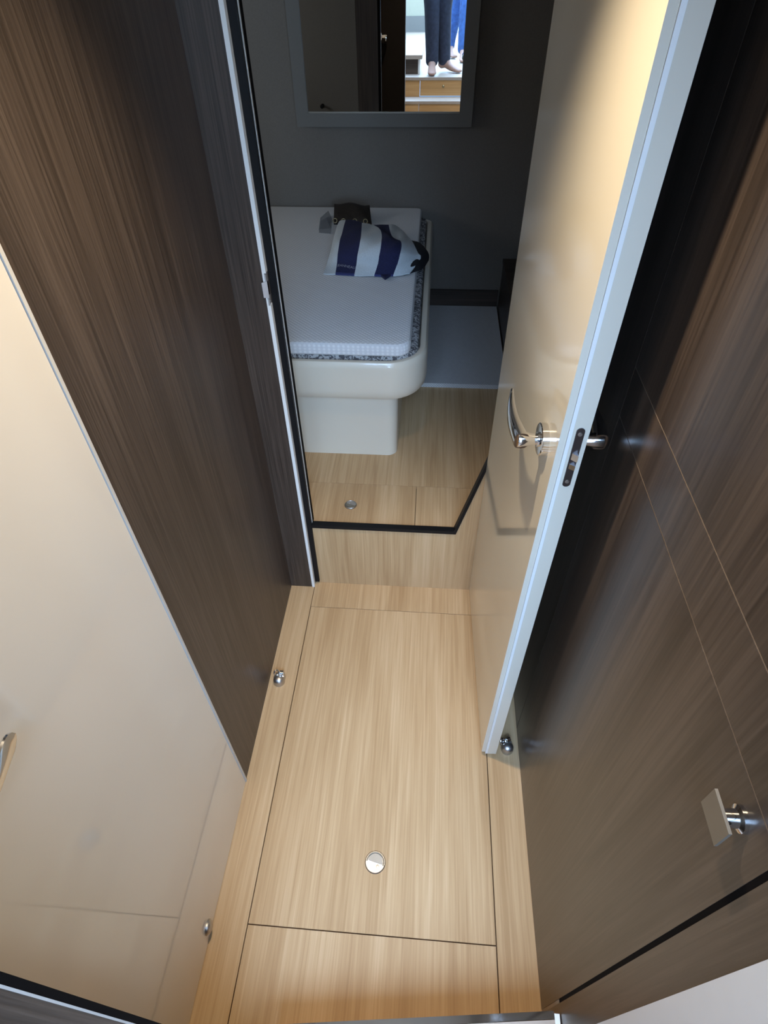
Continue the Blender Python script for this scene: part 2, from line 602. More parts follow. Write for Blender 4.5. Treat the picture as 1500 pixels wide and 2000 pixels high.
box('bulkhead_panel', (-1.80, XL - 0.041), (YR - 0.02, YR + 0.030), (ZF - 0.05, CEIL + 0.1), vinyl, wp)
box('bulkhead_panel', (0.215, 0.66), (YR + 0.017, YR + 0.040), (ZF - 0.05, CEIL + 0.1), wenge_z, wp)
# strike plate let into the white edge
strike_m = plain('satin strike plate', (0.62, 0.60, 0.60), 0.5, metal=0.6)
sk = empty('strike_plate', (-0.363, YB, 1.08))
tag(sk, 'small chrome strike plate on the white edge of the left door frame', 'strike plate')
bm = bmesh.new()
add_box(bm, (-0.3655, -0.3628), (YB - 0.0032, YR - 0.010), (1.045, 1.115))
finish(bm, 'plate', strike_m, sk, False, 0.0006, 1)
prism('lip', [(-0.3628, YB - 0.003, 1.062), (-0.3735, YB - 0.008, 1.064), (-0.3735, YB - 0.008, 1.098), (-0.3628, YB - 0.003, 1.100)], (0.0012, -0.0012, 0), strike_m, sk)
box('latch_hole', (-0.3630, -0.3622), (YB + 0.002, YR - 0.012), (1.066, 1.096), black_gap, sk)
for zz in (1.051, 1.109):
    lathe('screw', [(0.0022, 0), (0.0022, 0.0006), (0, 0.0009)], (-0.3628, YB + 0.005, zz), (1, 0, 0), steel, sk, 10)

# ------------------------------------------------------------------ open cream door
A = Vector((0.200, 0.703, 0)); B = Vector((0.1815, 1.276, 0))
du = (B - A).normalized()
dn = Vector((-du.y, du.x, 0))        # towards the passage
W = (B - A).length
d1 = struct(empty('door_1', tuple(B)))
tag(d1, 'open cream glossy door standing against the dark right wall')
DT = 1.86


def dpt(s, w, z):
    return A + du * s + dn * w + Vector((0, 0, z))


def dslab(name, s0, s1, w0, w1, z0, z1, mat, bevel=0.0, parent=d1, seg=2):
    bm = bmesh.new()
    add_prism(bm, [dpt(s0, w0, z0), dpt(s1, w0, z0), dpt(s1, w1, z0), dpt(s0, w1, z0)], (0, 0, z1 - z0))
    return finish(bm, name, mat, parent, bevel > 0, bevel, seg)


dslab('face_panel', 0.001, W, -0.0105, 0.0, 0.018, DT, cream, 0.0035, seg=3)
dslab('edge_band', -0.0008, W, -0.0165, -0.0108, 0.010, DT, edge_white, 0.001)
dslab('door_leaf', 0.0, W, -0.041, -0.0168, 0.007, DT, cream, 0.0015)
lever(d1, dpt(0.068, 0.0, 1.062), dn, du, L=0.145)
lever(d1, dpt(0.068, -0.041, 1.062), -dn, du, L=0.13, N=0.050)
# lock face plate in the edge of the door
bm = bmesh.new()
pts = []
for k in range(24):
    a = 2 * math.pi * k / 24
    pts.append(dpt(0.0, -0.0275 + 0.0062 * math.cos(a), (1.079 + 0.0505 * (1 if math.sin(a) >= 0 else -1)) + 0.0062 * math.sin(a)))
add_prism(bm, pts, -du * 0.0016)
lp = finish(bm, 'lock_plate', dark_steel, d1)
prism('latch_bolt', [dpt(-0.0016, -0.0315, 1.078), dpt(-0.0095, -0.0315, 1.078), dpt(-0.0020, -0.0235, 1.078)], (0, 0, 0.012), chrome, lp)
prism('latch_bolt', [dpt(-0.0016, -0.0315, 1.060), dpt(-0.0075, -0.0315, 1.060), dpt(-0.0020, -0.0235, 1.060)], (0, 0, 0.009), chrome, lp)
for zz in (1.125, 1.033):
    lathe('screw', [(0.0036, 0), (0.0030, 0.0012), (0, 0.0014)], dpt(-0.0015, -0.0275, zz), -du, steel, lp, 14)

# ------------------------------------------------------------------ floor fittings


def ring_pull(x, y, z, r, label, rot):
    e = empty('ring_pull', (x, y, z))
    tag(e, label, 'ring pull')
    q = Matrix.Rotation(rot, 3, 'Z')
    bm = bmesh.new()
    add_lathe(bm, [(r * 1.05, -0.0005), (r * 1.05, 0.0008), (r * 1.00, 0.0022), (r * 0.97, 0.0022), (r * 0.955, 0.0006), (r * 0.80, 0.0004), (r * 0.45, -0.0002), (0, -0.0004)], (x, y, z), (0, 0, 1), 40)
    finish(bm, 'cup', steel, e, True)
    bm = bmesh.new()
    add_lathe(bm, [(r * 1.10, -0.0009), (r * 1.10, -0.00042), (0, -0.00042)], (x, y, z), (0, 0, 1), 40)
    finish(bm, 'joint', brown_gap, e, False)
    # half disc lid plate and folded ring
    bm = bmesh.new()
    n = 18
    pts = [Vector((x, y, z + 0.0004)) + q @ Vector((0.80 * r * math.cos(math.pi * i / n), 0.80 * r * math.sin(math.pi * i / n), 0)) for i in range(n + 1)]
    add_prism(bm, pts, (0, 0, 0.0018))
    for v in bm.verts:
        v.co.z += 0.0026 * max(0.0, (q.inverted() @ (v.co - Vector((x, y, z)))).y / r)
    finish(bm, 'finger_plate', chrome_ring, e, False, 0.0005, 1)
    bm = bmesh.new()
    m = 9
    prev = None
    for i in range(25):
        a = math.pi * (-0.04 + 1.08 * i / 24)
        c = Vector((x, y, z + 0.0022)) + q @ Vector((0.90 * r * math.cos(a), 0.90 * r * math.sin(a), 0))
        d = q @ Vector((math.cos(a), math.sin(a), 0))
        ring = [bm.verts.new(c + d * (0.0016 * math.cos(2 * math.pi * k / m)) + Vector((0, 0, 0.0016 * math.sin(2 * math.pi * k / m)))) for k in range(m)]
        if prev:
            for k in range(m):
                bm.faces.new((prev[k], ring[k], ring[(k + 1) % m], prev[(k + 1) % m]))
        else:
            bm.faces.new(ring)
        prev = ring
    bm.faces.new(prev)
    finish(bm, 'ring', chrome_ring, e, True)
    lathe('pivot', [(r * 0.16, -0.0004), (r * 0.16, 0.0016), (0, 0.0024)], Vector((x, y, z)) + q @ Vector((0.35 * r, -0.32 * r, 0)), (0, 0, 1), steel, e, 12)
    return e


ring_pull(-0.0742, 0.414, 0.0005, 0.0235, 'polished round ring pull let into the passage floor hatch', math.radians(-12))
ring_pull(-0.2320, 1.385, ZF + 0.0005, 0.0190, 'small round ring pull in the cabin floor before the bed', math.radians(160))


def door_stop(x, y, label, rot, k=1.3):
    e = empty('door_stop', (x, y, 0))
    tag(e, label, 'door stop', 'metal door holders on the passage floor')
    q = Matrix.Rotation(rot, 3, 'Z')
    o = Vector((x, y, 0.0))

    def P(pr):
        return [(r * k, h * k) for r, h in pr]
    lathe('body', P([(0.0130, 0.0), (0.0135, 0.004), (0.0130, 0.012), (0.0112, 0.017), (0.0075, 0.0205), (0.003, 0.0218), (0, 0.0220)]), o, (0, 0, 1), steel, e, 28)
    bm = bmesh.new()
    add_torus(bm, 0.0056 * k, 0.0019 * k, o + q @ Vector((-0.006, 0.012, 0.0225)) * k, q @ Vector((0.15, -0.55, 0.8)), 20, 8)
    finish(bm, 'loop', chrome, e, True)
    c = q @ Vector((1, 0.05, 0))
    lathe('catch_roller', P([(0.0045, 0), (0.0062, 0.001), (0.0062, 0.0095), (0.0045, 0.0105), (0, 0.0105)]), o + q @ Vector((0.001, 0.012, 0.0215)) * k, c, chrome, e, 18)
    bm = bmesh.new()
    add_box(bm, (-0.0085 * k, 0.0125 * k), (0.004 * k, 0.015 * k), (0.0, 0.0185 * k))
    bmesh.ops.transform(bm, matrix=Matrix.Translation(o) @ q.to_4x4(), verts=bm.verts[:])
    finish(bm, 'catch_bracket', steel, e, True, 0.0015, 2)
    return e


door_stop(-0.4125, 0.886, 'small steel door holder on the floor strip beside the dark left wall', 0.0)
door_stop(0.2735, 0.722, 'small steel door holder on the floor behind the open cream door', math.radians(25))

# ------------------------------------------------------------------ step at the foot of the camera, companionway stairs
st1 = struct(empty('step_1', (0, 0, 0)))
XS0 = -0.255
Y0, Y1 = 0.0805, 0.1415     # skewed nosing
tread_pts = [(XS0, Y0, 0.166), (XR - 0.004, Y1, 0.166), (XR - 0.004, -0.27, 0.166), (XS0, -0.27, 0.166)]
bm = bmesh.new()
add_prism(bm, [Vector(p) + Vector((0, -0.012, 0)) if i < 2 else Vector(p) for i, p in enumerate(tread_pts)], (0, 0, 0.0225))
finish(bm, 'tread', saloon_floor, st1)
prism('nosing', [(XS0, Y0 - 0.012, 0.164), (XS0, Y0, 0.164), (XR - 0.012, Y1, 0.164), (XR - 0.012, Y1 - 0.012, 0.164)], (0, 0, 0.026), chrome, st1, bevel=0.003)
box('nosing_end', (XR - 0.0115, XR - 0.002), (Y1 - 0.09, Y1 - 0.004), (0.164, 0.1905), edge_white, st1, bevel=0.001)
prism('riser', [(XS0, Y0 - 0.03, 0.0005), (XS0, Y0 - 0.015, 0.0005), (XR - 0.004, Y1 - 0.015, 0.0005), (XR - 0.004, Y1 - 0.03, 0.0005)], (0, 0, 0.163), oak_x, st1)

SX = (-0.368, 0.42)


def stair(name, y0, y1, z, zprev, knob):
    s = struct(empty(name, (0, y0, zprev)))
    box('tread', (SX[0], SX[1]), (y1, y0 + 0.016), (z - 0.020, z), saloon_floor, s, bevel=0.004)
    box('riser', (SX[0], -0.172), (y1 + 0.02, y0), (zprev, z - 0.0205), oak_x, s)
    box('drawer_front', (-0.168, SX[1] - 0.004), (y0 - 0.018, y0 + 0.004), (zprev + 0.008, z - 0.0205), oak_x, s, bevel=0.002)
    if knob:
        k = lathe('knob', [(0.004, 0), (0.004, 0.010), (0.010, 0.016), (0.011, 0.021), (0.007, 0.025), (0, 0.026)], (0.042, y0 + 0.004, (z - 0.02 + zprev) / 2 + 0.012), (0, 1, 0), zip_gold, s, 18)
    return s


stair('step_2', -0.27, -0.51, 0.372, 0.19, True)
stair('step_3', -0.74, -0.94, 0.553, 0.372, True)
box('tread_back', (SX[0], SX[1]), (-0.74, -0.505), (0.352, 0.372), saloon_floor, bpy.data.objects['step_2'])
s4 = struct(empty('step_4', (0, -0.93, 0.553)))
box('nosing', (SX[0], SX[1]), (-0.955, -0.915), (ZS - 0.022, ZS), saloon_floor, s4, bevel=0.004)
box('riser', (SX[0], -0.172), (-0.95, -0.93), (0.5535, ZS - 0.0225), oak_x, s4)
box('drawer_front', (-0.168, SX[1] - 0.004), (-0.948, -0.926), (0.560, ZS - 0.0225), oak_x, s4, bevel=0.002)
lathe('knob', [(0.004, 0), (0.004, 0.010), (0.010, 0.016), (0.011, 0.021), (0.007, 0.025), (0, 0.026)], (0.042, -0.926, 0.634), (0, 1, 0), zip_gold, s4, 18)
box('base', (SX[0], SX[1]), (-0.93, -0.28), (-0.02, 0.185), oak_x, st1)

# walls flanking the stair foot
BXR, BYF = -0.262, 0.0325
wsl = struct(box('wall_stair_left', (XL - 0.06, BXR), (-0.045, BYF), (0, 2.75), wenge_z))
box('edge_strip', (XL - 0.001, BXR + 0.0002), (BYF, BYF + 0.0018), (0.0, CEIL), edge_grey, wsl)
box('black_edge', (XL - 0.001, BXR), (BYF + 0.0018, BYF + 0.0078), (0.0, CEIL), black_gap, wsl)
struct(box('wall_stair_side', (XL - 0.06, SX[0] - 0.001), (-0.94, -0.0455), (0, 2.75), wenge_z))
struct(box('wall_stair_right', (SX[1], SX[1] + 0.05), (-0.93, YE - 0.001), (0, 1.5), white_panel))
struct(box('wall_stair_return', (XR + 0.004, SX[1] + 0.05), (YE - 0.02, YE - 0.0005), (0, 2.75), white_panel))
struct(box('wall_header', (SX[0], XR + 0.004), (YE - 0.02, YE), (CEIL + 0.02, 2.75), ceiling_white))
struct(box('ceiling', (XL - 0.06, XR + 0.06), (YE, YR + 0.02), (CEIL, CEIL + 0.02), ceiling_white))

# ------------------------------------------------------------------ saloon behind the camera (seen in the mirror)
sf = struct(empty('floor_saloon', (0, -2.5, ZS)))
box('sole', (-2.6, 2.6), (-4.2, -0.955), (ZS - 0.03, ZS), saloon_floor, sf)
box('sole', (-2.6, SX[0] - 0.18), (-0.955, YE), (ZS - 0.03, ZS), saloon_floor, sf)
box('sole', (SX[1] + 0.051, 2.6), (-0.955, YE), (ZS - 0.03, ZS), saloon_floor, sf)
wa = struct(empty('wall_aft', (0, -4.22, ZS)))
box('lining', (-2.6, -0.20), (-4.26, -4.2), (ZS, 2.75), saloon_wall, wa)
box('lining', (1.85, 2.6), (-4.26, -4.2), (ZS, 2.75), saloon_wall, wa)
box('lining', (-0.20, 1.85), (-4.26, -4.2), (2.5, 2.75), saloon_wall, wa)
box('skirting', (-2.6, -0.20), (-4.2, -4.188), (ZS, ZS + 0.16), vinyl_frame, wa)
wn = struct(empty('window_1', (0.8, -4.23, ZS)))
for xa, xb in ((-0.20, -0.15), (0.80, 0.85), (1.80, 1.85)):
    box('window_frame', (xa, xb), (-4.25, -4.21), (ZS, 2.5), edge_white, wn)
for xa, xb in ((-0.15, 0.80), (0.85, 1.80)):
    box('pane', (xa, xb), (-4.236, -4.230), (ZS + 0.04, 2.46), pane_m, wn)
    box('window_frame', (xa, xb), (-4.25, -4.21), (ZS, ZS + 0.04), edge_white, wn)
    box('window_frame', (xa, xb), (-4.25, -4.21), (2.46, 2.5), edge_white, wn)
struct(box('wall_port', (-2.66, -2.6), (-4.26, YE), (ZS, 2.75), saloon_wall))
struct(box('wall_starboard', (2.6, 2.66), (-4.26, YE), (ZS, 2.75), saloon_wall))
struct(box('wall_forward', (SX[1] + 0.051, 2.6), (YE - 0.02, YE), (ZS, 2.75), saloon_wall))
struct(box('wall_forward', (-2.6, XL - 0.061), (YE - 0.02, YE), (ZS, 2.75), saloon_wall))
cs = struct(empty('ceiling_saloon', (0, -2.2, 2.75)))
KX0, KX1, KY0, KY1 = -0.80, 0.80, -3.25, -0.45
box('lining', (-2.66, 2.66), (-4.26, KY0), (2.75, 2.79), ceiling_white, cs)
box('lining', (-2.66, 2.66), (KY1, YE), (2.75, 2.79), ceiling_white, cs)
box('lining', (-2.66, KX0), (KY0, KY1), (2.75, 2.79), ceiling_white, cs)
box('lining', (KX1, 2.66), (KY0, KY1), (2.75, 2.79), ceiling_white, cs)
hw = struct(empty('added_skylight', (0, -1.85, 2.77)))  # added skylight, out of view, stretched to send daylight forward
for x, y in (((KX0, KX1), (KY0, KY0 + 0.04)), ((KX0, KX1), (KY1 - 0.04, KY1)), ((KX0, KX0 + 0.04), (KY0 + 0.04, KY1 - 0.04)), ((KX1 - 0.04, KX1), (KY0 + 0.04, KY1 - 0.04))):
    box('skylight_frame', x, y, (2.745, 2.80), edge_white, hw)
box('pane', (KX0 + 0.04, KX1 - 0.04), (KY0 + 0.04, KY1 - 0.04), (2.786, 2.792), pane_m, hw)

# low white topped seat beside the stair head
bx = empty('bench_box', (-0.42, -1.45, ZS))
tag(bx, 'low dark box bench with a white top beside the barefoot legs in the mirror', 'bench')
box('top', (-0.80, -0.158), (-1.85, -1.055), (0.812, 0.842), saloon_floor, bx, bevel=0.004)
box('body', (-0.78, -0.195), (-1.83, -1.080), (ZS + 0.0005, 0.812), wenge_x, bx)
box('corner_post', (-0.195, -0.178), (-1.83, -1.078), (ZS + 0.0005, 0.812), edge_white, bx)

# ------------------------------------------------------------------ ceiling lamp of the passage
lm = empty('ceiling_lamp', (LAMP_POS[0], LAMP_POS[1], CEIL))
tag(lm, 'round recessed downlight in the passage ceiling', 'lamp')
bm = bmesh.new()
add_torus(bm, 0.036, 0.006, (LAMP_POS[0], LAMP_POS[1], CEIL - 0.002), (0, 0, 1), 32, 8)
finish(bm, 'rim', chrome, lm, True)
lathe('lens', [(0.034, 0.0), (0.034, 0.003), (0, 0.003)], (LAMP_POS[0], LAMP_POS[1], CEIL - 0.0035), (0, 0, 1), lens_m, lm, 28)
sl = bpy.data.lights.new('downlight', 'SPOT')
sl.energy = LAMP_W
sl.color = (1.0, 0.81, 0.56)
sl.shadow_soft_size = 0.018
sl.spot_size = math.radians(116)
sl.spot_blend = 1.0
slo = bpy.data.objects.new('downlight', sl)
COL.objects.link(slo)
slo.location = (LAMP_POS[0], LAMP_POS[1], CEIL - 0.012)
slo.rotation_mode = 'QUATERNION'
slo.rotation_quaternion = (Vector(LAMP_AIM) - Vector(slo.location)).to_track_quat('-Z', 'Y')
slo.parent = lm
slo.matrix_parent_inverse = Matrix.Translation(-ORIGINS[lm])

# ------------------------------------------------------------------ cabin shell
cf = struct(box('floor_cabin', (-1.80, 0.66), (YR + 0.0165, YW), (ZF - 0.05, ZF - 0.012), brown_gap))
XM = -0.016
floor_panel((-0.62, XM), (YR + 0.0165, 1.490), ZF, oak_y, cf, 0.0008)
floor_panel((XM, 0.66), (YR + 0.0165, 1.490), ZF, oak_y, cf, 0.0010)
floor_panel((-1.80, -0.62), (YR + 0.0165, 1.490), ZF, oak_y, cf, 0.0008)
floor_panel((-1.80, 0.66), (1.490, YW), ZF, oak_y, cf, 0.0005)
struct(box('wall_cabin_far', (-1.80, 0.70), (YW, YW + 0.05), (ZF - 0.05, 2.06), vinyl))
struct(box('wall_cabin_left', (-1.86, -1.80), (YR, YW + 0.05), (ZF - 0.05, 2.06), vinyl))
w3 = struct(empty('added_hull_window', (-1.80, 2.05, 1.2)))  # added window frame around the cabin fill light, wall left solid behind
for y, z in (((1.66, 2.44), (1.16, 1.195)), ((1.66, 2.44), (1.505, 1.54)), ((1.66, 1.695), (1.195, 1.505)), ((2.405, 2.44), (1.195, 1.505))):
    box('window_frame', (-1.80, -1.782), y, z, edge_white, w3, bevel=0.003)
struct(box('wall_cabin_right', (0.66, 0.70), (YR, YW), (ZF - 0.05, 2.06), wenge_z))
struct(box('ceiling_cabin', (-1.86, 0.70), (YR + 0.0205, YW + 0.05), (2.06, 2.10), ceiling_white))
struct(box('trim_header', (XL - 0.04, 0.66), (YR, YR + 0.02), (1.88, 2.06), wenge_x))
struct(box('baseboard_cabin', (0.0, 0.335), (YW - 0.012, YW - 0.0002), (ZF + 0.001, 0.392), wenge_x))
mt = tag(box('floor_mat', (-0.06, 0.334), (2.106, YW - 0.013), (ZF + 0.0005, 0.313), weave, None, bevel=0.003), 'grey woven floor mat on the cabin floor right of the bed', 'mat')
ck = empty('side_locker', (0.49, 2.4, ZF))
tag(ck, 'low dark wooden locker at the right of the grey mat', 'locker')
box('carcass', (0.340, 0.655), (2.02, YW - 0.013), (ZF + 0.001, 0.53), wenge_z, ck)
box('lid', (0.336, 0.655), (2.015, YW - 0.013), (0.5305, 0.548), wenge_x, ck)
# hook on the cabin side of the bulkhead, seen in the mirror
hk = tag(lathe('coat_knob', [(0.010, 0), (0.010, 0.004), (0.006, 0.008), (0.006, 0.020), (0.012, 0.028), (0.011, 0.034), (0, 0.036)], (-0.708, YR + 0.030, 0.885), (0, 1, 0), black_rubber, None, 18),
         'small dark knob on the grey bulkhead, seen in the mirror', 'knob')

# ------------------------------------------------------------------ mirror
mr = empty('wall_mirror', (-0.217, YW, 1.08))
tag(mr, 'rectangular wall mirror in a flat grey frame above the bed', 'mirror')
MY = 2.80
ox, ix, oz, iz, tz = (-0.574, 0.139), (-0.524, 0.088), 1.078, 1.124, 1.86
box('frame_rail', ox, (MY - 0.006, YW - 0.0005), (oz, iz), vinyl_frame, mr, bevel=0.003)
box('frame_rail', ox, (MY - 0.006, YW - 0.0005), (tz - 0.05, tz), vinyl_frame, mr, bevel=0.003)
box('frame_stile', (ox[0], ix[0]), (MY - 0.006, YW - 0.0005), (iz, tz - 0.05), vinyl_frame, mr, bevel=0.003)
box('frame_stile', (ix[1], ox[1]), (MY - 0.006, YW - 0.0005), (iz, tz - 0.05), vinyl_frame, mr, bevel=0.003)
box('mirror_glass', ix, (MY, MY + 0.006), (iz, tz - 0.05), mirror_m, mr)
prism('glass_bevel', [(ix[0], MY - 0.0005, iz), (ix[1], MY - 0.0005, iz), (ix[1], MY - 0.0005, iz + 0.006), (ix[0], MY - 0.0005, iz + 0.006)], (0, -0.0015, 0), chrome_ring, mr)

# ------------------------------------------------------------------ bed
bed = empty('island_bed', (-0.8, 2.2, ZF))
tag(bed, 'island bed with an ivory moulded base, rounded corner and overhanging tray', 'bed')


def rounded(x0, x1, y0, y1, rr, z, n=10, rr2=None):
    pts = []
    for cxx, cyy, a0, rad in ((x1 - rr, y0 + rr, -90, rr), (x1 - 0.02, y1 - 0.02, 0, 0.02), (x0 + 0.02, y1 - 0.02, 90, 0.02), (x0 + 0.02, y0 + 0.02, 180, 0.02)):
        for i in range(n + 1):
            a = math.radians(a0 + 90 * i / n)
            pts.append(Vector((cxx + rad * math.cos(a), cyy + rad * math.sin(a), z)))
    return pts


def loft(name, sections, mat, parent, cap0=True, cap1=True):
    bm = bmesh.new()
    rings = [[bm.verts.new(p) for p in s] for s in sections]
    n = len(rings[0])
    for a, b in zip(rings, rings[1:]):
        for i in range(n):
            bm.faces.new((a[i], a[(i + 1) % n], b[(i + 1) % n], b[i]))
    if cap0: bm.faces.new(rings[0][::-1])
    if cap1: bm.faces.new(rings[-1])
    return finish(bm, name, mat, parent, True)


BX0, BY1 = -1.62, YW - 0.004
TF = 1.572      # tray front
# pedestal, tapering towards the floor
loft('pedestal', [rounded(BX0 + 0.1, -0.094, 1.651, BY1 - 0.05, 0.035, ZF + 0.0005), rounded(BX0 + 0.1, -0.094, 1.650, BY1 - 0.05, 0.035, ZF + 0.01),
                  rounded(BX0 + 0.1, -0.090, 1.640, BY1 - 0.05, 0.040, 0.590)], gel, bed)
# tray: outside wall, rounded rim, inside well
R1 = 0.13
S = []
for off, z in ((0.060, 0.574), (0.026, 0.5745), (0.012, 0.579), (0.004, 0.592), (0.0, 0.615), (0.0, 0.690), (0.002, 0.704), (0.008, 0.712), (0.016, 0.714), (0.024, 0.711), (0.028, 0.702), (0.030, 0.640)):
    S.append(rounded(BX0 + off, 0.002 - off, TF + off, BY1, max(0.04, R1 - off), z))
loft('tray', S, gel, bed)
# lower mattress with mottled ticking
mb = empty('lower_mattress', (-0.8, 2.2, 0.6405))
tag(mb, 'thin mottled black and white mattress lying in the bed tray', 'mattress')
loft('ticking', [rounded(BX0 + 0.04, -0.0275, TF + 0.032, BY1 - 0.006, 0.075, 0.6408), rounded(BX0 + 0.04, -0.0275, TF + 0.032, BY1 - 0.006, 0.075, 0.715),
                 rounded(BX0 + 0.045, -0.031, TF + 0.035, BY1 - 0.008, 0.07, 0.722), rounded(BX0 + 0.05, -0.038, TF + 0.042, BY1 - 0.01, 0.065, 0.725)], speckle, mb)
# topper
tp = empty('mattress_topper', (-0.8, 2.2, 0.7255))
tag(tp, 'white knitted mattress topper on the bed', 'mattress')
TZ = 0.768
x1, y0 = -0.050, 1.592
loft('cover', [rounded(BX0 + 0.05, x1 - 0.008, y0 + 0.006, BY1 - 0.01, 0.040, 0.7258), rounded(BX0 + 0.05, x1 - 0.001, y0, BY1 - 0.01, 0.045, 0.731),
               rounded(BX0 + 0.05, x1, y0 - 0.001, BY1 - 0.01, 0.045, 0.745), rounded(BX0 + 0.05, x1 - 0.001, y0, BY1 - 0.01, 0.045, 0.759),
               rounded(BX0 + 0.055, x1 - 0.005, y0 + 0.005, BY1 - 0.014, 0.042, 0.766), rounded(BX0 + 0.06, x1 - 0.012, y0 + 0.013, BY1 - 0.02, 0.038, TZ)], knit, tp)

# ------------------------------------------------------------------ things lying on the bed
tw = empty('striped_towel', (-0.22, 2.3, TZ))
tag(tw, 'crumpled navy and white striped towel on the bed', 'towel')
# stripe boundaries as they run from the far edge to the near edge: image points, later given their height
LINES = [
    [(663, 431), (656, 448), (650, 470), (644, 495), (638, 516), (632, 534)],
    [(675, 429), (670, 447), (664, 469), (660, 493), (658, 515), (655, 535)],
    [(707, 434), (706, 450), (704, 470), (699, 494), (696, 516), (692, 537)],
    [(729, 439), (744, 452), (745, 472), (741, 496), (737, 518), (731, 538)],
    [(759, 438), (765, 459), (783, 472), (782, 494), (775, 518), (768, 538)],
    [(776, 441), (792, 456), (806, 474), (817, 495), (821, 504), (800, 533)],
]
HT = [[0.010, 0.030, 0.040, 0.030, 0.014, 0.006],
      [0.030, 0.060, 0.070, 0.050, 0.022, 0.005],
      [0.045, 0.085, 0.090, 0.065, 0.030, 0.006],
      [0.045, 0.085, 0.100, 0.075, 0.035, 0.007],
      [0.040, 0.080, 0.095, 0.080, 0.040, 0.007],
      [0.018, 0.045, 0.055, 0.050, 0.035, 0.010]]


def catmull(p0, p1, p2, p3, t):
    return 0.5 * ((2 * p1) + (p2 - p0) * t + (2 * p0 - 5 * p1 + 4 * p2 - p3) * t * t + (3 * p1 - p0 - 3 * p2 + p3) * t ** 3)


def curve_at(arr, u):
    n = len(arr) - 1
    i = min(int(u), n - 1)
    t = u - i
    g = lambda k: arr[max(0, min(n, k))]
    return catmull(g(i - 1), g(i), g(i + 1), g(i + 2), t)


def towel_point(stripe_u, v):
    """stripe_u along the stripes' order 0..5, v from far edge 0 to near edge 5"""
    pts = []
    for c, h in zip(LINES, HT):
        pts.append((curve_at([Vector((p[0], p[1], hh)) for p, hh in zip(c, h)], v)))
    q = curve_at(pts, stripe_u) if True else None
    hh = max(0.003, q.z)
    wob = 0.0035 * math.sin(stripe_u * 5.3 + v * 1.7) * math.sin(v * 2.9 + stripe_u)
    return at_z(q.x, q.y, TZ + hh) + Vector((0, 0, wob * (0.3 + hh * 8)))


def towel_strip(name, u0, u1, v0, v1, mat, nu=10, nv=40, lift=0.0):
    bm = bmesh.new()
    top, bot = [], []
    for i in range(nu + 1):
        rt, rb = [], []
        for j in range(nv + 1):
            p = towel_point(u0 + (u1 - u0) * i / nu, v0 + (v1 - v0) * j / nv) + Vector((0, 0, lift))
            rt.append(bm.verts.new(p))
            rb.append(bm.verts.new((p.x, p.y, max(TZ + 0.0006, p.z - 0.004))))
        top.append(rt); bot.append(rb)
    for i in range(nu):
        for j in range(nv):
            bm.faces.new((top[i][j], top[i][j + 1], top[i + 1][j + 1], top[i + 1][j]))
            bm.faces.new((bot[i][j], bot[i + 1][j], bot[i + 1][j + 1], bot[i][j + 1]))
    for i in range(nu):
        bm.faces.new((top[i][0], top[i + 1][0], bot[i + 1][0], bot[i][0]))
        bm.faces.new((top[i][nv], bot[i][nv], bot[i + 1][nv], top[i + 1][nv]))
    for j in range(nv):
        bm.faces.new((top[0][j], bot[0][j], bot[0][j + 1], top[0][j + 1]))
        bm.faces.new((top[nu][j], top[nu][j + 1], bot[nu][j + 1], bot[nu][j]))
    return finish(bm, name, mat, tw, True)


towel_strip('white_stripe', 0, 1, 0, 5, towel_white)
towel_strip('navy_stripe', 1, 2, 0, 4.78, towel_navy)
towel_strip('hem', 1, 2, 4.78, 5, towel_hem, 8, 3)
towel_strip('white_stripe', 2, 3, 0, 5, towel_white)
towel_strip('navy_stripe', 3, 4, 0, 4.85, towel_navy)
towel_strip('hem', 3, 4, 4.85, 5, towel_hem, 8, 3)
towel_strip('white_stripe', 4, 5, 0, 5, towel_white)
# folded back corner of the towel at the near edge
c0 = [at_z(*p, TZ + 0.004) for p in ((741, 537), (752, 530), (768, 537), (752, 547))]
prism('folded_corner', c0, (0, 0, 0.007), towel_navy, tw, bevel=0.001)
# woven name on the first navy stripe
fc = bpy.data.curves.new('towel_text', 'FONT')
fc.body = 'JEANNEAU'
fc.size = 1.0
fc.extrude = 0.0
fo = bpy.data.objects.new('towel_text', fc)
COL.objects.link(fo)
bpy.context.view_layer.update()
tme = bpy.data.meshes.new_from_object(fo.evaluated_get(bpy.context.evaluated_depsgraph_get()))
bpy.data.objects.remove(fo, do_unlink=True)
xs = [v.co.x for v in tme.vertices]
w_ = max(xs)
for v in tme.vertices:
    uu = 1.06 + 0.92 * v.co.x / w_
    vv = 4.28 + 0.12 * v.co.x / w_ - 0.28 * v.co.y
    p = towel_point(uu, vv)
    v.co = p + Vector((0, -0.0008, 0.0022))
put('woven_lettering', tme, thread, tw)

# black bundle showing under the right side of the towel
bb = empty('black_bag', (-0.07, 2.35, TZ))
tag(bb, 'soft black bag half covered by the right end of the striped towel', 'bag')
bm = bmesh.new()
ringsb = []
cent = Vector((-0.094, 2.225, TZ + 0.0008))
for i in range(9):
    t = i / 8
    rr = math.cos(t * math.pi / 2) ** 0.55 if t < 1 else 0
    zz = 0.050 * math.sin(t * math.pi / 2)
    ring = []
    for k in range(28):
        a = 2 * math.pi * k / 28
        wob = 1 + 0.05 * math.sin(3 * a + 1) + 0.03 * math.sin(7 * a + t * 4)
        ring.append(bm.verts.new(cent + Vector((0.082 * rr * wob * math.cos(a) , 0.130 * rr * wob * math.sin(a), zz))) if i < 8 else None)
    ringsb.append(ring)
tip = bm.verts.new(cent + Vector((0, 0, 0.050)))
for a, b in zip(ringsb[:-1], ringsb[1:-1]):
    for k in range(28):
        bm.faces.new((a[k], a[(k + 1) % 28], b[(k + 1) % 28], b[k]))
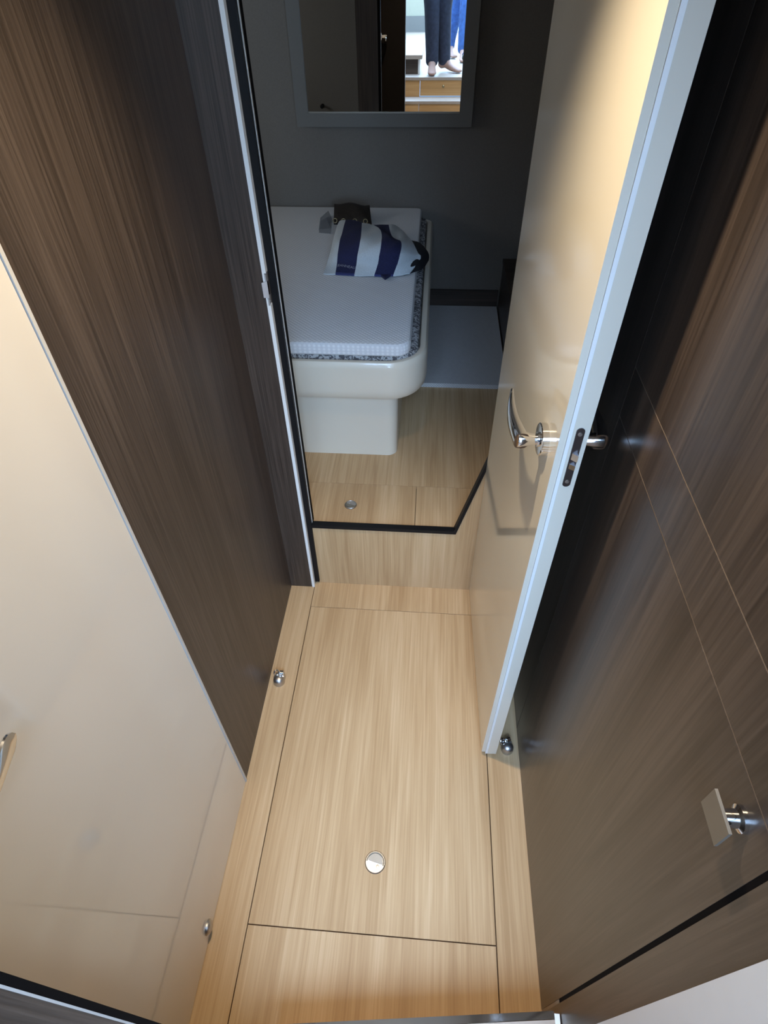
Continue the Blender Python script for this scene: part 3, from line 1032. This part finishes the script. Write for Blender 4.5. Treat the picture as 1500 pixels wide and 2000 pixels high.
for k in range(28):
    bm.faces.new((ringsb[7][k], ringsb[7][(k + 1) % 28], tip))
bm.faces.new(ringsb[0][::-1])
finish(bm, 'bag_body', bag_black, bb, True)
prism('strap', [cent + Vector((-0.02 + 0.004 * i, -0.128, 0.010 + 0.004 * (i % 2))) for i in (0, 2)] + [cent + Vector((0.02, -0.105, 0.025)), cent + Vector((0.0, -0.105, 0.025))], (0, 0, 0.003), bag_black, bb)

# dark brown pouch with a brass zip, leaning behind the towel
po = empty('brown_pouch', (-0.34, 2.74, TZ))
tag(po, 'dark brown pouch with brass rings lying behind the striped towel', 'pouch')
pa, pb = at_z(652, 437, TZ + 0.004), at_z(726, 439, TZ + 0.004)
pc, pd = at_z(722, 403, TZ + 0.045), at_z(653, 399, TZ + 0.045)
bm = bmesh.new()
NU, NV = 14, 10
top, bot = [], []
for i in range(NU + 1):
    u = i / NU
    rt, rb = [], []
    for j in range(NV + 1):
        v = j / NV
        p = (pa * (1 - u) + pb * u) * (1 - v) + (pd * (1 - u) + pc * u) * v
        puff = 0.020 * (math.sin(math.pi * u) ** 0.5 if 0 < u < 1 else 0) * (math.sin(math.pi * v) ** 0.5 if 0 < v < 1 else 0)
        wv = 0.003 * math.sin(u * 9 + v * 4)
        rt.append(bm.verts.new((p.x, p.y, p.z + puff + wv + 0.004)))
        rb.append(bm.verts.new((p.x, p.y, TZ + 0.0008)))
    top.append(rt); bot.append(rb)
for i in range(NU):
    for j in range(NV):
        bm.faces.new((top[i][j], top[i + 1][j], top[i + 1][j + 1], top[i][j + 1]))
        bm.faces.new((bot[i][j], bot[i][j + 1], bot[i + 1][j + 1], bot[i + 1][j]))
for i in range(NU):
    bm.faces.new((top[i][0], bot[i][0], bot[i + 1][0], top[i + 1][0]))
    bm.faces.new((top[i][NV], top[i + 1][NV], bot[i + 1][NV], bot[i][NV]))
for j in range(NV):
    bm.faces.new((top[0][j], top[0][j + 1], bot[0][j + 1], bot[0][j]))
    bm.faces.new((top[NU][j], bot[NU][j], bot[NU][j + 1], top[NU][j + 1]))
finish(bm, 'pouch_body', pouch_brown, po, True)
for u in (0.04, 0.26, 0.56, 0.84):
    bm = bmesh.new()
    p = pa * (1 - u) + pb * u
    add_torus(bm, 0.0085, 0.0018, p + Vector((0, -0.004, 0.014)), (0.2, -1, 0.5), 18, 6)
    finish(bm, 'brass_ring', zip_gold, po, True)

# clear plastic packet beside it
pk = empty('plastic_packet', (-0.45, 2.6, TZ))
tag(pk, 'crumpled clear plastic packet left of the brown pouch on the bed', 'packet')
q = [at_z(*p, TZ + 0.004) for p in ((623, 453), (646, 455), (649, 432), (642, 420), (626, 430))]
bm = bmesh.new()
vb = [bm.verts.new((p.x, p.y, TZ + 0.0008)) for p in q]
vt = [bm.verts.new((p.x, p.y, p.z + 0.010 + 0.008 * (i % 2))) for i, p in enumerate(q)]
ce = sum(q, Vector()) / len(q)
vc = bm.verts.new((ce.x, ce.y, TZ + 0.034))
for i in range(5):
    j = (i + 1) % 5
    bm.faces.new((vb[i], vb[j], vt[j], vt[i]))
    bm.faces.new((vt[i], vt[j], vc))
bm.faces.new(vb[::-1])
finish(bm, 'packet_film', plastic_m, pk, False)

# ------------------------------------------------------------------ people reflected in the mirror


def skin_mesh(name, verts, edges, radii, mat, parent, root=0, sub=2):
    me = bpy.data.meshes.new(name)
    me.from_pydata([tuple(v) for v in verts], edges, [])
    o = bpy.data.objects.new(name, me)
    COL.objects.link(o)
    o.modifiers.new('skin', 'SKIN')
    ly = me.skin_vertices
    if len(ly) == 0:
        bm = bmesh.new(); bm.from_mesh(me); bm.verts.layers.skin.verify(); bm.to_mesh(me); bm.free()
        ly = me.skin_vertices
    for i, r in enumerate(radii):
        rr = r if isinstance(r, tuple) else (r, r)
        ly[0].data[i].radius = rr
        ly[0].data[i].use_root = (i == root)
    sm = o.modifiers.new('sub', 'SUBSURF')
    sm.levels = sub; sm.render_levels = sub
    bpy.context.view_layer.update()
    new = bpy.data.meshes.new_from_object(o.evaluated_get(bpy.context.evaluated_depsgraph_get()))
    bpy.data.objects.remove(o, do_unlink=True)
    new.name = name
    for p in new.polygons:
        p.use_smooth = True
    new.materials.clear()
    return put(name, new, mat, parent)


def person(label, base, feet, jeans_mat, shirt_mat, lean=0.0, hip_x=0.0, hip_y=0.0, bare=True):
    """feet: two dicts with heel position, direction, knee position"""
    e = empty('person', base)
    tag(e, label, 'person')
    z0 = base[2]
    P = Vector((base[0] + hip_x, base[1] + hip_y, z0 + 0.90))
    V, Ed, Rd = [], [], []

    def add(v, r, prev=None):
        V.append(Vector(v)); Rd.append(r)
        if prev is not None:
            Ed.append((prev, len(V) - 1))
        return len(V) - 1
    pel = add(P, (0.13, 0.105))
    wa = add(P + Vector((0, 0.0, 0.17)), (0.125, 0.095), pel)
    ch = add(P + Vector((0, 0.02 + lean, 0.40)), (0.145, 0.10), wa)
    nk = add(P + Vector((0, 0.02 + lean, 0.55)), 0.058, ch)
    hb = add(P + Vector((0, 0.035 + lean, 0.63)), 0.072, nk)
    hm = add(P + Vector((0, 0.035 + lean, 0.70)), (0.080, 0.095), hb)
    ht = add(P + Vector((0, 0.030 + lean, 0.77)), (0.062, 0.075), hm)
    J, JE, JR = [P.copy()], [], [(0.142, 0.118)]
    J.append(P + Vector((0, 0, 0.12))); JE.append((0, 1)); JR.append((0.138, 0.108))
    for f in feet:
        s = f['side']
        ank = f['heel'] + f['dir'] * 0.045 + Vector((0, 0, 0.085))
        hip = add(P + Vector((0.085 * s, 0, -0.07)), 0.088, pel)
        kne = add(f['knee'], 0.058, hip)
        clf = add(f['knee'] * 0.68 + ank * 0.32 + Vector((0, -0.012, 0)), 0.054, kne)
        an = add(ank, 0.036, clf)
        hl = add(f['heel'] + Vector((0, 0, 0.032)), 0.031, an)
        md = add(f['heel'] + f['dir'] * 0.115 + Vector((0, 0, 0.040)), (0.036, 0.033), an)
        bl = add(f['heel'] + f['dir'] * 0.180 + Vector((0, 0, 0.024)), (0.044, 0.023), md)
        to = add(f['heel'] + f['dir'] * 0.235 + Vector((0, 0, 0.016)), (0.040, 0.015), bl)
        # trouser leg
        b0 = len(J)
        J += [P + Vector((0.085 * s, 0, -0.10)), f['knee'] * 0.45 + (P + Vector((0.085 * s, 0, -0.10))) * 0.55, f['knee'], f['knee'] * 0.5 + ank * 0.5 + Vector((0, -0.006, 0)), ank + Vector((0, 0, 0.03)), ank + Vector((0, 0, -0.045))]
        JR += [0.102, 0.088, 0.074, 0.068, 0.062, 0.064]
        JE += [(0, b0)] + [(b0 + i, b0 + i + 1) for i in range(5)]
    SV, SE, SR_ = [P + Vector((0, 0, 0.06)), P + Vector((0, 0, 0.19)), P + Vector((0, 0.02 + lean, 0.41)), P + Vector((0, 0.02 + lean, 0.50))], [(0, 1), (1, 2), (2, 3)], [(0.150, 0.125), (0.142, 0.112), (0.160, 0.116), 0.085]
    hands = []
    for s in (-1, 1):
        sh = add(P + Vector((0.185 * s, 0.015 + lean, 0.46)), 0.055, ch)
        el = add(P + Vector((0.245 * s, 0.0 + lean, 0.17)), 0.042, sh)
        wr_ = add(P + Vector((0.235 * s, 0.09 + lean, -0.06)), 0.029, el)
        pm = add(P + Vector((0.232 * s, 0.11 + lean, -0.125)), (0.024, 0.036), wr_)
        for k in range(4):
            off = Vector((0, (k - 1.5) * 0.019, 0))
            k1 = add(V[pm] + off + Vector((0, 0.004, -0.035)), 0.0095, pm)
            k2 = add(V[k1] + Vector((-0.006 * s, 0.006, -0.030 + 0.003 * abs(k - 1.4))), 0.0088, k1)
            add(V[k2] + Vector((-0.012 * s, 0.006, -0.022 + 0.003 * abs(k - 1.4))), 0.0080, k2)
        t1 = add(V[wr_] + Vector((-0.004 * s, 0.040, -0.035)), 0.0115, pm)
        add(V[t1] + Vector((-0.008 * s, 0.016, -0.032)), 0.0095, t1)
        b0 = len(SV)
        SV += [V[sh].copy(), V[sh] * 0.4 + V[el] * 0.6]
        SR_ += [0.068, 0.060]
        SE += [(2, b0), (b0, b0 + 1)]
    body = skin_mesh('body', V, Ed, Rd, skin, e)
    skin_mesh('jeans', J, JE, JR, jeans_mat, e)
    skin_mesh('shirt', SV, SE, SR_, shirt_mat, e)
    hc = V[hm]
    # hair, eyes, nose, ears on the head
    bm = bmesh.new()
    add_lathe(bm, [(0.086, -0.01), (0.094, 0.02), (0.090, 0.06), (0.068, 0.098), (0.035, 0.116), (0, 0.121)], hc + Vector((0, -0.022, 0.0)), (0, -0.25, 1), 24)
    finish(bm, 'hair', hair_m, e, True)
    for s in (-1, 1):
        lathe('eye', [(0.010, 0), (0.008, 0.006), (0, 0.009)], hc + Vector((0.031 * s, 0.076, -0.004)), (0, 1, 0), eye_w, body, 12)
        lathe('ear', [(0.024, 0), (0.022, 0.008), (0.010, 0.012), (0, 0.012)], hc + Vector((0.070 * s, -0.005, -0.012)), (s, 0, 0), skin, body, 14)
    prism('nose', [hc + Vector((-0.013, 0.080, -0.042)), hc + Vector((0.013, 0.080, -0.042)), hc + Vector((0.004, 0.082, 0.0)), hc + Vector((-0.004, 0.082, 0.0))], (0, 0.018, 0), skin, body, bevel=0.004)
    prism('mouth', [hc + Vector((-0.022, 0.066, -0.070)), hc + Vector((0.022, 0.066, -0.070)), hc + Vector((0.018, 0.066, -0.061)), hc + Vector((-0.018, 0.066, -0.061))], (0, 0.010, 0), skin, body, bevel=0.002)
    return e


def foot(side, hx, hy, ang, kx, ky, kz=0.47):
    return dict(side=side, heel=Vector((hx, hy, ZS + 0.001)), dir=Vector((math.sin(math.radians(ang)), math.cos(math.radians(ang)), 0)), knee=Vector((kx, ky, ZS + kz)))


person('barefoot person in dark jeans at the top of the stairs, seen in the mirror', (-0.03, -1.15, ZS),
       [foot(-1, -0.072, -1.175, 2, -0.085, -1.10), foot(1, 0.000, -1.215, 62, 0.015, -1.14)], denim_dark, shirt_a, hip_x=0.0, hip_y=0.02)
person('person in light blue jeans further back, seen at the edge of the mirror', (0.20, -2.05, ZS),
       [foot(-1, 0.075, -2.16, 20, 0.15, -2.06), foot(1, 0.230, -1.90, 0, 0.235, -1.86)], denim_blue, shirt_b, hip_x=0.02, hip_y=0.03)
